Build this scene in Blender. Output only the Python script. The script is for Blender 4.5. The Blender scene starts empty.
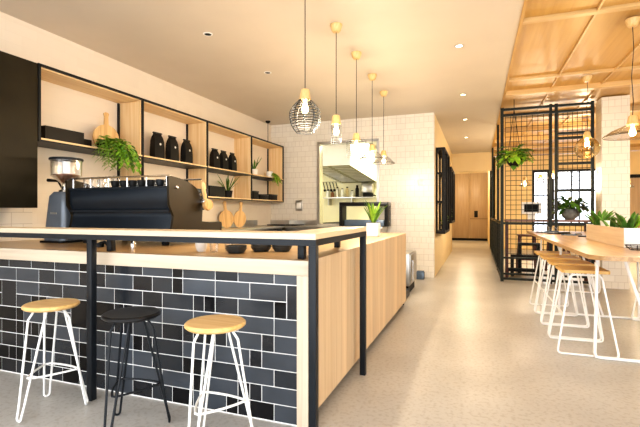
import bpy, bmesh, math, random
from mathutils import Vector, Matrix
random.seed(7)
scn = bpy.context.scene
C = scn.collection
PI = math.pi

# ------------------------------------------------------------------ materials
def new_mat(name):
    m = bpy.data.materials.new(name); m.use_nodes = True
    nt = m.node_tree
    return m, nt, nt.nodes['Principled BSDF']

def N(nt, kind, **kw):
    n = nt.nodes.new(kind)
    for k, v in kw.items(): setattr(n, k, v)
    return n

def plain(name, col, rough=.5, metal=0., var=.06, scale=9., coat=0., bump=0., spec=.5, trans=0., emit=None, es=0.):
    m, nt, b = new_mat(name)
    tc = N(nt, 'ShaderNodeTexCoord'); nz = N(nt, 'ShaderNodeTexNoise')
    nz.inputs['Scale'].default_value = scale; nz.inputs['Detail'].default_value = 4
    nt.links.new(tc.outputs['Object'], nz.inputs['Vector'])
    rp = N(nt, 'ShaderNodeValToRGB')
    rp.color_ramp.elements[0].position = .3; rp.color_ramp.elements[1].position = .7
    rp.color_ramp.elements[0].color = tuple(c*(1-var) for c in col)+(1,)
    rp.color_ramp.elements[1].color = tuple(min(1, c*(1+var)) for c in col)+(1,)
    nt.links.new(nz.outputs['Fac'], rp.inputs['Fac'])
    nt.links.new(rp.outputs['Color'], b.inputs['Base Color'])
    b.inputs['Roughness'].default_value = rough; b.inputs['Metallic'].default_value = metal
    b.inputs['Coat Weight'].default_value = coat; b.inputs['Specular IOR Level'].default_value = spec
    b.inputs['Transmission Weight'].default_value = trans
    if bump:
        bp = N(nt, 'ShaderNodeBump'); bp.inputs['Strength'].default_value = bump; bp.inputs['Distance'].default_value = .01
        nt.links.new(nz.outputs['Fac'], bp.inputs['Height']); nt.links.new(bp.outputs['Normal'], b.inputs['Normal'])
    if emit:
        b.inputs['Emission Color'].default_value = emit+(1,); b.inputs['Emission Strength'].default_value = es
    return m

def wood(name, c1, c2, grain='z', rough=.45, s=1., plank=0., pax='x', knots=False):
    """streaky grain running along the given axis"""
    m, nt, b = new_mat(name)
    tc = N(nt, 'ShaderNodeTexCoord'); mp = N(nt, 'ShaderNodeMapping')
    sc = {'x': (1.2, 28, 28), 'y': (28, 1.2, 28), 'z': (28, 28, 1.2)}[grain]
    mp.inputs['Scale'].default_value = tuple(v*s for v in sc)
    nt.links.new(tc.outputs['Object'], mp.inputs['Vector'])
    nz = N(nt, 'ShaderNodeTexNoise'); nz.inputs['Scale'].default_value = 1.; nz.inputs['Detail'].default_value = 6
    nz.inputs['Distortion'].default_value = .6
    nt.links.new(mp.outputs['Vector'], nz.inputs['Vector'])
    rp = N(nt, 'ShaderNodeValToRGB')
    rp.color_ramp.elements[0].position = .32; rp.color_ramp.elements[1].position = .68
    rp.color_ramp.elements[0].color = c1+(1,); rp.color_ramp.elements[1].color = c2+(1,)
    nt.links.new(nz.outputs['Fac'], rp.inputs['Fac'])
    out = rp.outputs['Color']
    if plank:
        sp = N(nt, 'ShaderNodeSeparateXYZ'); nt.links.new(tc.outputs['Object'], sp.inputs[0])
        dv = N(nt, 'ShaderNodeMath', operation='DIVIDE'); dv.inputs[1].default_value = plank
        nt.links.new(sp.outputs[pax.upper()], dv.inputs[0])
        fl = N(nt, 'ShaderNodeMath', operation='FLOOR'); nt.links.new(dv.outputs[0], fl.inputs[0])
        wn = N(nt, 'ShaderNodeTexWhiteNoise', noise_dimensions='1D'); nt.links.new(fl.outputs[0], wn.inputs['W'])
        mr = N(nt, 'ShaderNodeMapRange'); mr.inputs['To Min'].default_value = .84; mr.inputs['To Max'].default_value = 1.08
        nt.links.new(wn.outputs['Value'], mr.inputs['Value'])
        mx = N(nt, 'ShaderNodeMix', data_type='RGBA', blend_type='MULTIPLY'); mx.inputs[0].default_value = 1
        nt.links.new(out, mx.inputs[6]); nt.links.new(mr.outputs[0], mx.inputs[7]); out = mx.outputs[2]
    nt.links.new(out, b.inputs['Base Color'])
    b.inputs['Roughness'].default_value = rough
    bp = N(nt, 'ShaderNodeBump'); bp.inputs['Strength'].default_value = .08; bp.inputs['Distance'].default_value = .004
    nt.links.new(nz.outputs['Fac'], bp.inputs['Height']); nt.links.new(bp.outputs['Normal'], b.inputs['Normal'])
    return m

def tiles(name, plane, col, col2, grout, w=.2, h=.1, rough=.18, mortar=.0035, off=.5):
    m, nt, b = new_mat(name)
    tc = N(nt, 'ShaderNodeTexCoord'); sp = N(nt, 'ShaderNodeSeparateXYZ'); cb = N(nt, 'ShaderNodeCombineXYZ')
    nt.links.new(tc.outputs['Object'], sp.inputs[0])
    nt.links.new(sp.outputs[plane[0].upper()], cb.inputs[0]); nt.links.new(sp.outputs[plane[1].upper()], cb.inputs[1])
    br = N(nt, 'ShaderNodeTexBrick', offset=off, squash=.5, squash_frequency=3)
    br.inputs['Scale'].default_value = 1; br.inputs['Brick Width'].default_value = w; br.inputs['Row Height'].default_value = h
    br.inputs['Mortar Size'].default_value = mortar; br.inputs['Mortar Smooth'].default_value = .1; br.inputs['Bias'].default_value = 0
    br.inputs['Color1'].default_value = col+(1,); br.inputs['Color2'].default_value = col2+(1,); br.inputs['Mortar'].default_value = grout+(1,)
    nt.links.new(cb.outputs[0], br.inputs['Vector'])
    nt.links.new(br.outputs['Color'], b.inputs['Base Color'])
    b.inputs['Roughness'].default_value = rough
    bp = N(nt, 'ShaderNodeBump', invert=True); bp.inputs['Strength'].default_value = .4; bp.inputs['Distance'].default_value = .003
    nt.links.new(br.outputs['Fac'], bp.inputs['Height']); nt.links.new(bp.outputs['Normal'], b.inputs['Normal'])
    return m

def glass(name, col=(1, 1, 1), rough=0., alpha=.25):
    m, nt, b = new_mat(name)
    out = nt.nodes['Material Output']
    tr = N(nt, 'ShaderNodeBsdfTransparent'); tr.inputs[0].default_value = col+(1,)
    gl = N(nt, 'ShaderNodeBsdfGlossy'); gl.inputs['Roughness'].default_value = rough+.03
    lw = N(nt, 'ShaderNodeLayerWeight'); lw.inputs['Blend'].default_value = alpha
    mx = N(nt, 'ShaderNodeMixShader')
    nt.links.new(lw.outputs['Facing'], mx.inputs[0]); nt.links.new(tr.outputs[0], mx.inputs[1]); nt.links.new(gl.outputs[0], mx.inputs[2])
    nt.links.new(mx.outputs[0], out.inputs['Surface'])
    return m

M = {}
M['ceil'] = plain('cream painted plaster', (.64, .57, .48), .55, var=.03, scale=1.5)
M['wall_l'] = tiles('cream painted brick', 'yz', (.80, .72, .61), (.78, .695, .585), (.77, .69, .58), .3, .1, .45, .002)
M['wtile_xz'] = tiles('white glazed tile', 'xz', (.80, .75, .66), (.76, .71, .62), (.62, .56, .48), .17, .107, .28, .0035)
M['wtile_yz'] = tiles('white glazed tile side', 'yz', (.84, .78, .68), (.79, .72, .62), (.62, .55, .46), .22, .11, .16, .003)
M['warm_wall'] = plain('warm cream wall', (.80, .64, .38), .6, var=.03, scale=2)
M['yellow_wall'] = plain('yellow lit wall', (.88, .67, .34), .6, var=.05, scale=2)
M['kitchen_wall'] = plain('pale kitchen wall', (.84, .80, .58), .4, var=.03, scale=2)
M['steel_blk'] = plain('black powder coated steel', (.010, .013, .017), .42, .0, var=.15, spec=.3)
M['steel_grn'] = plain('dark green black cage steel', (.014, .019, .014), .5, .0, var=.2, spec=.3)
M['matblk'] = plain('matte black', (.010, .010, .010), .55, var=.2, spec=.25)
M['gloss_blk'] = plain('gloss black', (.008, .008, .009), .3, var=.1, spec=.35)
M['panel_brn'] = plain('dark bronze board', (.022, .017, .008), .5, var=.3, spec=.25, scale=3, bump=.1)
M['mach_side'] = plain('dark brown metal side', (.020, .013, .004), .42, .3, var=.25, scale=4)
M['mach_blue'] = plain('blue black brushed steel', (.035, .047, .065), .25, .7, var=.1, scale=3)
M['chrome'] = plain('chrome', (.75, .75, .75), .12, 1., var=.03)
M['stainless'] = plain('brushed stainless', (.50, .48, .44), .3, .9, var=.1, scale=5)
M['stain_lt'] = plain('bright stainless hood', (.72, .70, .58), .35, .5, var=.06, scale=5)
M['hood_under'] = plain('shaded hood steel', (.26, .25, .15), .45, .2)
M['white'] = plain('white powder coat', (.86, .86, .84), .35, var=.02)
M['ceramic'] = plain('white ceramic', (.85, .85, .82), .2, var=.02)
M['white_pot'] = plain('white planter', (.86, .86, .84), .45, var=.03)
M['greypot'] = plain('grey stone pot', (.19, .19, .17), .7, var=.25, scale=20, bump=.3)
M['leaf'] = plain('dark green leaf', (.05, .13, .02), .4, var=.5, scale=25)
M['leaf_lt'] = plain('bright green leaf', (.22, .40, .03), .4, var=.4, scale=25)
M['leaf_md'] = plain('mid green leaf', (.09, .22, .03), .4, var=.5, scale=25)
M['leaf_yel'] = plain('yellow green leaf', (.42, .55, .06), .4, var=.4, scale=25)
M['soil'] = plain('dark soil', (.03, .02, .012), .9, var=.4, scale=60, bump=.5)
M['oak_z'] = wood('light oak upright grain', (.62, .45, .27), (.72, .55, .36), 'z', plank=.112, pax='y')
M['oak_x'] = wood('light oak long grain', (.72, .50, .28), (.84, .64, .40), 'x')
M['edge_x'] = wood('pale ply edge', (.56, .46, .34), (.66, .56, .43), 'x')
M['edge_z'] = wood('pale ply edge upright', (.58, .47, .34), (.72, .61, .47), 'z')
M['worktop'] = wood('oiled oak worktop', (.46, .28, .12), (.60, .40, .20), 'x', .3)
M['railtop'] = wood('oak bar top', (.74, .54, .32), (.84, .66, .44), 'y', .3)
M['shelfwood_y'] = wood('shelf ply', (.74, .50, .25), (.86, .65, .38), 'y')
M['shelfwood_z'] = wood('shelf ply upright', (.74, .50, .25), (.86, .65, .38), 'z')
M['seatwood'] = wood('stool seat wood', (.70, .42, .14), (.85, .58, .26), 'x', .35, 1.3)
M['seatwood2'] = wood('amber seat wood', (.62, .36, .10), (.80, .52, .18), 'x', .35)
M['tablewood'] = wood('communal table oak', (.36, .21, .09), (.54, .35, .17), 'y', .3)
M['plywood'] = wood('ceiling plywood', (.48, .27, .07), (.56, .34, .10), 'y', .4, .6)
M['batten'] = wood('ceiling batten', (.54, .35, .14), (.66, .46, .22), 'x', .4)
M['doorwood'] = wood('pale ply door', (.42, .29, .17), (.50, .37, .23), 'z', .4)
M['planterwood'] = wood('planter ply', (.68, .51, .33), (.80, .64, .45), 'y', .45)
M['boardwood'] = wood('chopping board wood', (.52, .30, .11), (.74, .49, .22), 'z', .4, 2)
M['capwood'] = wood('turned pendant wood', (.66, .42, .16), (.80, .57, .27), 'z', .35, 2)
M['redbrown'] = plain('dark red stool paint', (.10, .022, .012), .4, var=.2)
M['t_black'] = plain('gloss black tile', (.003, .003, .004), .16, var=.4, scale=3, spec=.3)
M['t_char'] = plain('charcoal tile', (.012, .013, .016), .24, var=.3, scale=4, spec=.4)
M['t_slate'] = plain('slate blue tile', (.042, .050, .062), .30, var=.2, scale=4)
M['t_slate2'] = plain('dark slate tile', (.018, .022, .028), .25, var=.2, scale=4)
M['grout'] = plain('pale grey grout', (.80, .79, .77), .8, var=.03)
M['glass'] = glass('clear glass')
M['amber'] = glass('amber tinted glass', (1, .94, .80), 0, .25)
M['pane'] = glass('window pane glass', (.97, .98, 1), 0, .1)
M['beans'] = plain('coffee beans', (.22, .085, .025), .5, var=.6, scale=90, bump=.6)
M['screen'] = plain('dark screen', (.006, .007, .008), .5, var=.1, spec=.1)
M['bulb'] = plain('glowing bulb', (1, .8, .5), .3, emit=(1., .72, .36), es=11)
M['led'] = plain('downlight lens', (.9, .8, .6), .3, emit=(1, .85, .6), es=5)
M['bluegl'] = plain('blue grey tray', (.12, .17, .24), .25, .2)

# concrete floor with speckle
def floor_mat():
    m, nt, b = new_mat('pale polished concrete')
    tc = N(nt, 'ShaderNodeTexCoord')
    n1 = N(nt, 'ShaderNodeTexNoise'); n1.inputs['Scale'].default_value = 1.3; n1.inputs['Detail'].default_value = 6
    n2 = N(nt, 'ShaderNodeTexNoise'); n2.inputs['Scale'].default_value = 38; n2.inputs['Detail'].default_value = 5
    v = N(nt, 'ShaderNodeTexVoronoi'); v.inputs['Scale'].default_value = 26
    for n in (n1, n2, v): nt.links.new(tc.outputs['Object'], n.inputs['Vector'])
    r1 = N(nt, 'ShaderNodeValToRGB'); r1.color_ramp.elements[0].position = .35; r1.color_ramp.elements[1].position = .7
    r1.color_ramp.elements[0].color = (.45, .435, .41, 1); r1.color_ramp.elements[1].color = (.55, .535, .505, 1)
    nt.links.new(n1.outputs['Fac'], r1.inputs['Fac'])
    r2 = N(nt, 'ShaderNodeValToRGB'); r2.color_ramp.elements[0].position = .36; r2.color_ramp.elements[1].position = .5
    r2.color_ramp.elements[0].color = (.84, .82, .79, 1); r2.color_ramp.elements[1].color = (1, 1, 1, 1)
    nt.links.new(n2.outputs['Fac'], r2.inputs['Fac'])
    r3 = N(nt, 'ShaderNodeValToRGB'); r3.color_ramp.elements[0].position = .06; r3.color_ramp.elements[1].position = .16
    r3.color_ramp.elements[0].color = (.82, .80, .77, 1); r3.color_ramp.elements[1].color = (1, 1, 1, 1)
    nt.links.new(v.outputs['Distance'], r3.inputs['Fac'])
    a = N(nt, 'ShaderNodeMix', data_type='RGBA', blend_type='MULTIPLY'); a.inputs[0].default_value = 1
    c = N(nt, 'ShaderNodeMix', data_type='RGBA', blend_type='MULTIPLY'); c.inputs[0].default_value = .6
    nt.links.new(r1.outputs[0], a.inputs[6]); nt.links.new(r2.outputs[0], a.inputs[7])
    nt.links.new(a.outputs[2], c.inputs[6]); nt.links.new(r3.outputs[0], c.inputs[7])
    nt.links.new(c.outputs[2], b.inputs['Base Color']); b.inputs['Roughness'].default_value = .34
    return m
M['floor'] = floor_mat()

# ------------------------------------------------------------------ mesh builder
class MB:
    def __init__(s): s.bm = bmesh.new()
    def _mat(s, faces, mi):
        for f in faces: f.material_index = mi
    def box(s, x0, x1, y0, y1, z0, z1, bev=0., mi=0):
        r = bmesh.ops.create_cube(s.bm, size=1)
        vs = r['verts']
        for v in vs:
            v.co = Vector((x0+(v.co.x+.5)*(x1-x0), y0+(v.co.y+.5)*(y1-y0), z0+(v.co.z+.5)*(z1-z0)))
        fs = {f for v in vs for f in v.link_faces}
        s._mat(fs, mi)
        if bev:
            es = list({e for v in vs for e in v.link_edges})
            bmesh.ops.bevel(s.bm, geom=es, offset=bev, segments=2, affect='EDGES', profile=.5, material=mi)
        return s
    def obox(s, c, ax, ay, az, mi=0):
        """oriented box: centre and three half-axis vectors"""
        c, ax, ay, az = map(Vector, (c, ax, ay, az)); vs = []
        for k in (-1, 1):
            for j in (-1, 1):
                for i in (-1, 1): vs.append(s.bm.verts.new(c+ax*i+ay*j+az*k))
        for q in ((0, 2, 3, 1), (4, 5, 7, 6), (0, 1, 5, 4), (2, 6, 7, 3), (0, 4, 6, 2), (1, 3, 7, 5)):
            s.bm.faces.new([vs[i] for i in q]).material_index = mi
        return s
    def tube(s, pts, r, n=8, closed=False, mi=0, cap=True):
        pts = [Vector(p) for p in pts]; L = len(pts); rings = []
        up = Vector((0, 0, 1)); prev = None
        for i, p in enumerate(pts):
            if closed: t = pts[(i+1) % L]-pts[i-1]
            else: t = pts[min(i+1, L-1)]-pts[max(i-1, 0)]
            t.normalize()
            if prev is None:
                a = up if abs(t.z) < .9 else Vector((1, 0, 0))
                u = t.cross(a).normalized()
            else:
                u = (prev-t*prev.dot(t))
                u = u.normalized() if u.length > 1e-6 else t.orthogonal().normalized()
            prev = u; w = t.cross(u)
            rr = r[i] if isinstance(r, (list, tuple)) else r
            rings.append([s.bm.verts.new(p+(u*math.cos(2*PI*k/n)+w*math.sin(2*PI*k/n))*rr) for k in range(n)])
        rng = range(L if closed else L-1)
        for i in rng:
            A, B = rings[i], rings[(i+1) % L]
            for k in range(n):
                f = s.bm.faces.new((A[k], A[(k+1) % n], B[(k+1) % n], B[k])); f.smooth = True; f.material_index = mi
        if cap and not closed:
            for g in (rings[0], rings[-1]):
                try: s.bm.faces.new(g).material_index = mi
                except ValueError: pass
        return s
    def lathe(s, prof, c=(0, 0, 0), n=24, mi=0, axis=None):
        """prof: (radius, height) list"""
        c = Vector(c); rot = Matrix.Identity(3)
        if axis is not None: rot = Vector((0, 0, 1)).rotation_difference(Vector(axis)).to_matrix()
        rings = []
        for r, z in prof:
            if r < 1e-6: rings.append([s.bm.verts.new(c+rot @ Vector((0, 0, z)))])
            else: rings.append([s.bm.verts.new(c+rot @ Vector((r*math.cos(2*PI*k/n), r*math.sin(2*PI*k/n), z))) for k in range(n)])
        for A, B in zip(rings, rings[1:]):
            if len(A) == 1 and len(B) == 1: continue
            for k in range(n):
                k2 = (k+1) % n
                if len(A) == 1: q = (A[0], B[k2], B[k])
                elif len(B) == 1: q = (A[k], A[k2], B[0])
                else: q = (A[k], A[k2], B[k2], B[k])
                f = s.bm.faces.new(q); f.smooth = True; f.material_index = mi
        return s
    def prism(s, poly, axis, a0, a1, mi=0):
        """polygon extruded along an axis; poly in the other two axes (cyclic order kept x,y,z)"""
        def pt(u, v, w): return {'x': (w, u, v), 'y': (u, w, v), 'z': (u, v, w)}[axis]
        A = [s.bm.verts.new(pt(u, v, a0)) for u, v in poly]; B = [s.bm.verts.new(pt(u, v, a1)) for u, v in poly]
        n = len(poly)
        fs = [s.bm.faces.new(A), s.bm.faces.new(B)]
        for k in range(n): fs.append(s.bm.faces.new((A[k], A[(k+1) % n], B[(k+1) % n], B[k])))
        s._mat(fs, mi); return s
    def leaf(s, base, d, length, width, droop=.5, seg=5, mi=0, shape='blade', fold=.15):
        base = Vector(base); d = Vector(d).normalized()
        side = d.cross(Vector((0, 0, 1)))
        side = side.normalized() if side.length > .05 else Vector((random.uniform(-1, 1), random.uniform(-1, 1), 0)).normalized()
        p = base.copy(); dirv = d.copy(); L = []; st = length/seg
        for i in range(seg+1):
            t = i/seg
            w = width*(.5*(1-t)**.6*(.55+.9*t) if shape == 'blade' else .5*math.sin(PI*min(1, .06+t*.94))**.7)
            if i == seg: w = width*.02
            up = side.cross(dirv).normalized()
            L.append((s.bm.verts.new(p-side*w+up*w*fold*2), s.bm.verts.new(p), s.bm.verts.new(p+side*w+up*w*fold*2)))
            p = p+dirv*st; dirv = (dirv+Vector((0, 0, -droop/seg))).normalized()
        for A, B in zip(L, L[1:]):
            for k in (0, 1):
                f = s.bm.faces.new((A[k], A[k+1], B[k+1], B[k])); f.smooth = True; f.material_index = mi
        return s
    def build(s, name, mat, parent=None, loc=None, sharp=True):
        bmesh.ops.recalc_face_normals(s.bm, faces=s.bm.faces)
        me = bpy.data.meshes.new(name); s.bm.to_mesh(me); s.bm.free()
        for m in (mat if isinstance(mat, (list, tuple)) else [mat]): me.materials.append(m)
        if sharp: me.set_sharp_from_angle(angle=math.radians(38))
        o = bpy.data.objects.new(name, me); C.objects.link(o)
        if parent: o.parent = parent
        if loc: o.location = loc
        return o

def tag(o, label, cat, group=None, kind=None):
    o['label'] = label; o['category'] = cat
    if group: o['group'] = group
    if kind: o['kind'] = kind
    return o
def thing(name, label, cat, loc=(0, 0, 0), rz=0., group=None):
    o = bpy.data.objects.new(name, None); o.empty_display_size = .1; C.objects.link(o)
    o.location = loc; o.rotation_euler = (0, 0, rz)
    return tag(o, label, cat, group)
def struct(name, mb, mat, label, cat):
    o = mb.build(name, mat); o['kind'] = 'structure'; o['label'] = label; o['category'] = cat; return o
def dup(root, loc, rz, label, group=None):
    r = root.copy(); C.objects.link(r); r.location = loc; r.rotation_euler = (0, 0, rz); r['label'] = label
    if group: r['group'] = group
    for ch in list(root.children):
        c = ch.copy(); C.objects.link(c); c.parent = r
        for g in list(ch.children):
            d = g.copy(); C.objects.link(d); d.parent = c
    return r
def lamp(kind, name, loc, energy, col, size=.05, rot=(0, 0, 0), **kw):
    l = bpy.data.lights.new(name, kind); l.energy = energy; l.color = col
    if kind == 'AREA':
        l.shape = 'RECTANGLE'; l.size = size[0]; l.size_y = size[1]
    else: l.shadow_soft_size = size
    for k, v in kw.items(): setattr(l, k, v)
    o = bpy.data.objects.new(name, l); C.objects.link(o); o.location = loc; o.rotation_euler = rot
    return o

# ------------------------------------------------------------------ camera
TH = math.atan(157.5/426.7)
cam = bpy.data.cameras.new('camera'); cam.lens = 24; cam.sensor_width = 36; cam.shift_y = -1/640
co = bpy.data.objects.new('camera', cam); C.objects.link(co)
co.location = (0, 0, 1.208); co.rotation_euler = (PI/2, 0, TH); scn.camera = co

WX, BY, CZ = -4.1, 8.1, 3.05      # left wall, back wall, ceiling height
# ------------------------------------------------------------------ setting
b = MB(); b.box(-5.5, 6.2, -2.5, 20.2, -.1, 0); struct('floor', b, M['floor'], 'pale speckled polished concrete floor', 'floor')
b = MB(); b.box(-5.5, .38, -1.2, 20.2, CZ, CZ+.12); struct('ceiling', b, M['ceil'], 'cream plaster ceiling over the service bar and corridor', 'ceiling')
b = MB(); b.box(.38, 6.2, -1.2, 15.5, CZ+.02, CZ+.12)
b.box(.38, .41, -1.2, 15.3, CZ-.015, CZ+.02)
struct('ceiling', b, M['plywood'], 'golden plywood panel ceiling over the dining side', 'ceiling')
b = MB()
for y in (-.2, 2.55, 4.55, 6.5): b.box(.41, 6.2, y-.035, y+.035, CZ-.012, CZ+.02)
b.box(.41, 6.2, 7.12, 7.24, CZ-.05, CZ+.02)
for y in (8.9, 10.3, 11.7, 13.1, 14.5): b.box(.41, 6.2, y-.05, y+.05, CZ-.07, CZ+.02)
struct('trim_1', b, M['batten'], 'pale timber battens running across the plywood ceiling', 'ceiling battens')
b = MB()
for x in (1.03, 1.67, 3.1, 4.5): b.box(x-.010, x+.010, -1.2, 15.3, CZ-.004, CZ+.02)
struct('trim_2', b, M['batten'], 'thin timber strips running lengthwise under the plywood ceiling', 'ceiling battens')
b = MB(); b.box(WX-.15, WX, -1.2, BY, 0, CZ); struct('wall_left', b, M['wall_l'], 'cream painted brick wall behind the shelves', 'wall')
# back wall with pass opening
OX0, OX1, OZ0, OZ1 = -3.01, -1.80, .98, 2.60
b = MB(); b.box(WX-.15, OX0, BY, BY+.15, 0, CZ); b.box(OX1, -.75, BY, BY+.15, 0, CZ)
b.box(OX0, OX1, BY, BY+.15, 0, OZ0); b.box(OX0, OX1, BY, BY+.15, OZ1, CZ)
struct('wall_back', b, M['wtile_xz'], 'white glazed tile wall with the kitchen pass opening', 'wall')
b = MB()
for x0, x1, z0, z1 in ((OX0-.03, OX0+.02, OZ0, OZ1+.03), (OX1-.02, OX1+.03, OZ0, OZ1+.03), (OX0, OX1, OZ1-.02, OZ1+.03)):
    b.box(x0, x1, BY-.03, BY+.16, z0, z1)
struct('window_1', b, M['stainless'], 'stainless steel frame around the kitchen pass opening', 'window frame')
# corridor
b = MB(); b.box(-.90, -.75, BY+.15, 14.0, 0, CZ); struct('wall_corridor', b, M['warm_wall'], 'warm cream left wall of the corridor', 'wall')
b = MB(); b.box(-.90, .40, 14.0, 14.15, 2.49, CZ); struct('wall_lintel', b, M['warm_wall'], 'cream lintel above the corridor end', 'wall')
b = MB(); b.box(-1.55, -1.4, 14.0, 19.6, 0, CZ); b.box(-1.4, -.9, 14.0, 14.15, 0, CZ); struct('wall_alcove', b, M['warm_wall'], 'side wall of the lobby beyond the corridor', 'wall')
b = MB(); b.box(.40, .55, 15.3, 19.6, 0, CZ); struct('wall_lobby', b, M['warm_wall'], 'right side wall of the lobby beyond the corridor', 'wall')
b = MB(); b.box(-1.55, .55, 19.6, 19.75, 0, CZ); struct('wall_end', b, M['warm_wall'], 'end wall behind the pale ply doors', 'wall')
d = thing('door_1', 'pair of pale ply double doors closing the corridor end', 'doors', (-.35, 19.55, 0)); d['kind'] = 'structure'
for x0, x1 in ((-.95, .02), (.03, .75)):
    b = MB(); b.box(x0, x1, -.03, .02, .10, 2.9, .004); b.build('door_leaf', M['doorwood'], d)
b = MB(); b.box(-1.0, .75, -.025, .02, 0, .095); b.build('kick_plate', M['matblk'], d)
b = MB(); b.box(.22, .36, -.045, -.031, 1.0, 1.28, .005); b.build('door_handle', M['matblk'], d)
b = MB(); b.box(.05, .74, -.036, -.031, .93, .945); b.build('door_seam', M['panel_brn'], d)
# far dining room wall
FY = 15.3
holes = [(1.72, 2.10, .5, 2.5), (2.28, 3.45, .85, 2.5)]
b = MB()
b.box(.40, 1.72, FY, FY+.15, 0, CZ); b.box(1.72, 2.10, FY, FY+.15, 2.5, CZ); b.box(1.72, 2.10, FY, FY+.15, 0, .5)
b.box(2.10, 2.28, FY, FY+.15, 0, CZ); b.box(2.28, 3.45, FY, FY+.15, 2.5, CZ); b.box(2.28, 3.45, FY, FY+.15, 0, .85)
b.box(3.45, 6.2, FY, FY+.15, 0, CZ)
struct('wall_far', b, M['yellow_wall'], 'warm yellow far wall of the dining room', 'wall')
def win(name, x0, x1, z0, z1, bars, label):
    w = thing(name, label, 'window', ((x0+x1)/2, FY, z0)); w['kind'] = 'structure'; hw = (x1-x0)/2; H = z1-z0
    b = MB(); t = .06
    b.box(-hw-t, -hw, -.05, .1, -t, H+t); b.box(hw, hw+t, -.05, .1, -t, H+t); b.box(-hw, hw, -.05, .1, H, H+t); b.box(-hw, hw, -.05, .1, -t, 0)
    for k in bars: b.box(k-.015, k+.015, -.03, .08, 0, H)
    b.box(-hw, hw, -.03, .08, H*.62, H*.62+.04)
    b.build('window_frame', M['matblk'], w)
    b = MB(); b.box(-hw, hw, .09, .10, 0, H); b.build('pane', M['pane'], w)
win('window_2', 1.72, 2.10, .5, 2.5, (), 'narrow bright window on the far wall')
win('window_3', 2.28, 3.45, .85, 2.5, (-.1, .12), 'wide black framed window on the far wall')
d = thing('door_2', 'black framed opening at the right of the far wall', 'door', (4.62, FY, 0)); d['kind'] = 'structure'
b = MB(); b.box(-.50, -.40, -.06, 0, 0, 2.35); b.box(.40, .5, -.06, 0, 0, 2.35); b.box(-.4, .4, -.06, 0, 2.25, 2.35); b.build('door_frame', M['matblk'], d)
b = MB(); b.box(-.4, .4, -.03, -.005, 0, 2.25); b.build('door_leaf', M['doorwood'], d)
b = MB(); b.box(-.05, .0, -.06, -.031, 0, 2.25); b.build('door_stile', M['matblk'], d)
b = MB(); b.box(6.05, 6.2, 1.5, FY, 0, CZ); struct('wall_right', b, M['warm_wall'], 'warm cream wall beyond the dining tables', 'wall')
# white tiled column
b = MB(); b.box(1.86, 2.24, 7.95, 8.33, 0, CZ); struct('column_1', b, M['wtile_xz'], 'white tiled square column beside the mesh screen', 'column')
# kitchen room
b = MB(); b.box(-5.2, -5.05, 8.25, 12.1, 0, CZ); struct('wall_kitchen_left', b, M['kitchen_wall'], 'pale left wall of the kitchen', 'wall')
b = MB(); b.box(-5.2, -.9, 12.1, 12.25, 0, CZ); struct('wall_kitchen_back', b, M['kitchen_wall'], 'pale back wall of the kitchen', 'wall')
b = MB(); b.box(-1.05, -.9, 8.25, 12.1, 0, CZ-.001); struct('wall_kitchen_right', b, M['kitchen_wall'], 'pale right wall of the kitchen', 'wall')

# ------------------------------------------------------------------ service bar
FYB = 2.17; XR = -.87
ct = thing('countertop', 'pale edged oak worktop of the bar with a waterfall end', 'countertop', (0, 0, 0))
b = MB(); b.box(WX+.003, XR-.075, FYB+.03, 3.3, .862, .94); b.box(-1.55, XR-.031, 3.3, 5.58, .862, .94); b.box(XR-.075, XR-.031, FYB+.03, 3.3, .862, .94)
b.build('worktop', M['worktop'], ct)
b = MB(); b.box(WX+.003, XR, FYB, FYB+.03, .858, .942, .003); b.build('front_edge', M['edge_x'], ct)
b = MB(); b.box(XR-.068, XR, FYB+.0, FYB+.05, .02, .857); b.build('waterfall_end', M['edge_z'], ct)

# wood plank side panel
b = MB(); y = FYB+.055; k = 0
while y < 5.57:
    y1 = min(y+.112, 5.58); b.box(XR-.03, XR, y+.001, y1-.001, .07, .941, 0); y = y1
b.box(XR-.05, XR-.03, FYB+.055, 5.58, .07, .86)
b.box(XR-.05, XR-.0, FYB+.055, 5.58, .066, .07)
sp = b.build('plank_panel', M['oak_z']); tag(sp, 'light oak vertical plank panel cladding the long side of the bar', 'panel')
b = MB(); b.box(XR-.68, XR-.03, 5.585, 5.60, .0, .94); b.box(XR-.68, XR-.60, 3.32, 5.585, 0, .858); b.box(XR-.12, XR-.08, 2.35, 5.585, 0, .066)
o = b.build('bar_carcass', M['matblk']); tag(o, 'dark recessed plinth and carcass under the long side of the bar', 'cabinet')

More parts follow.
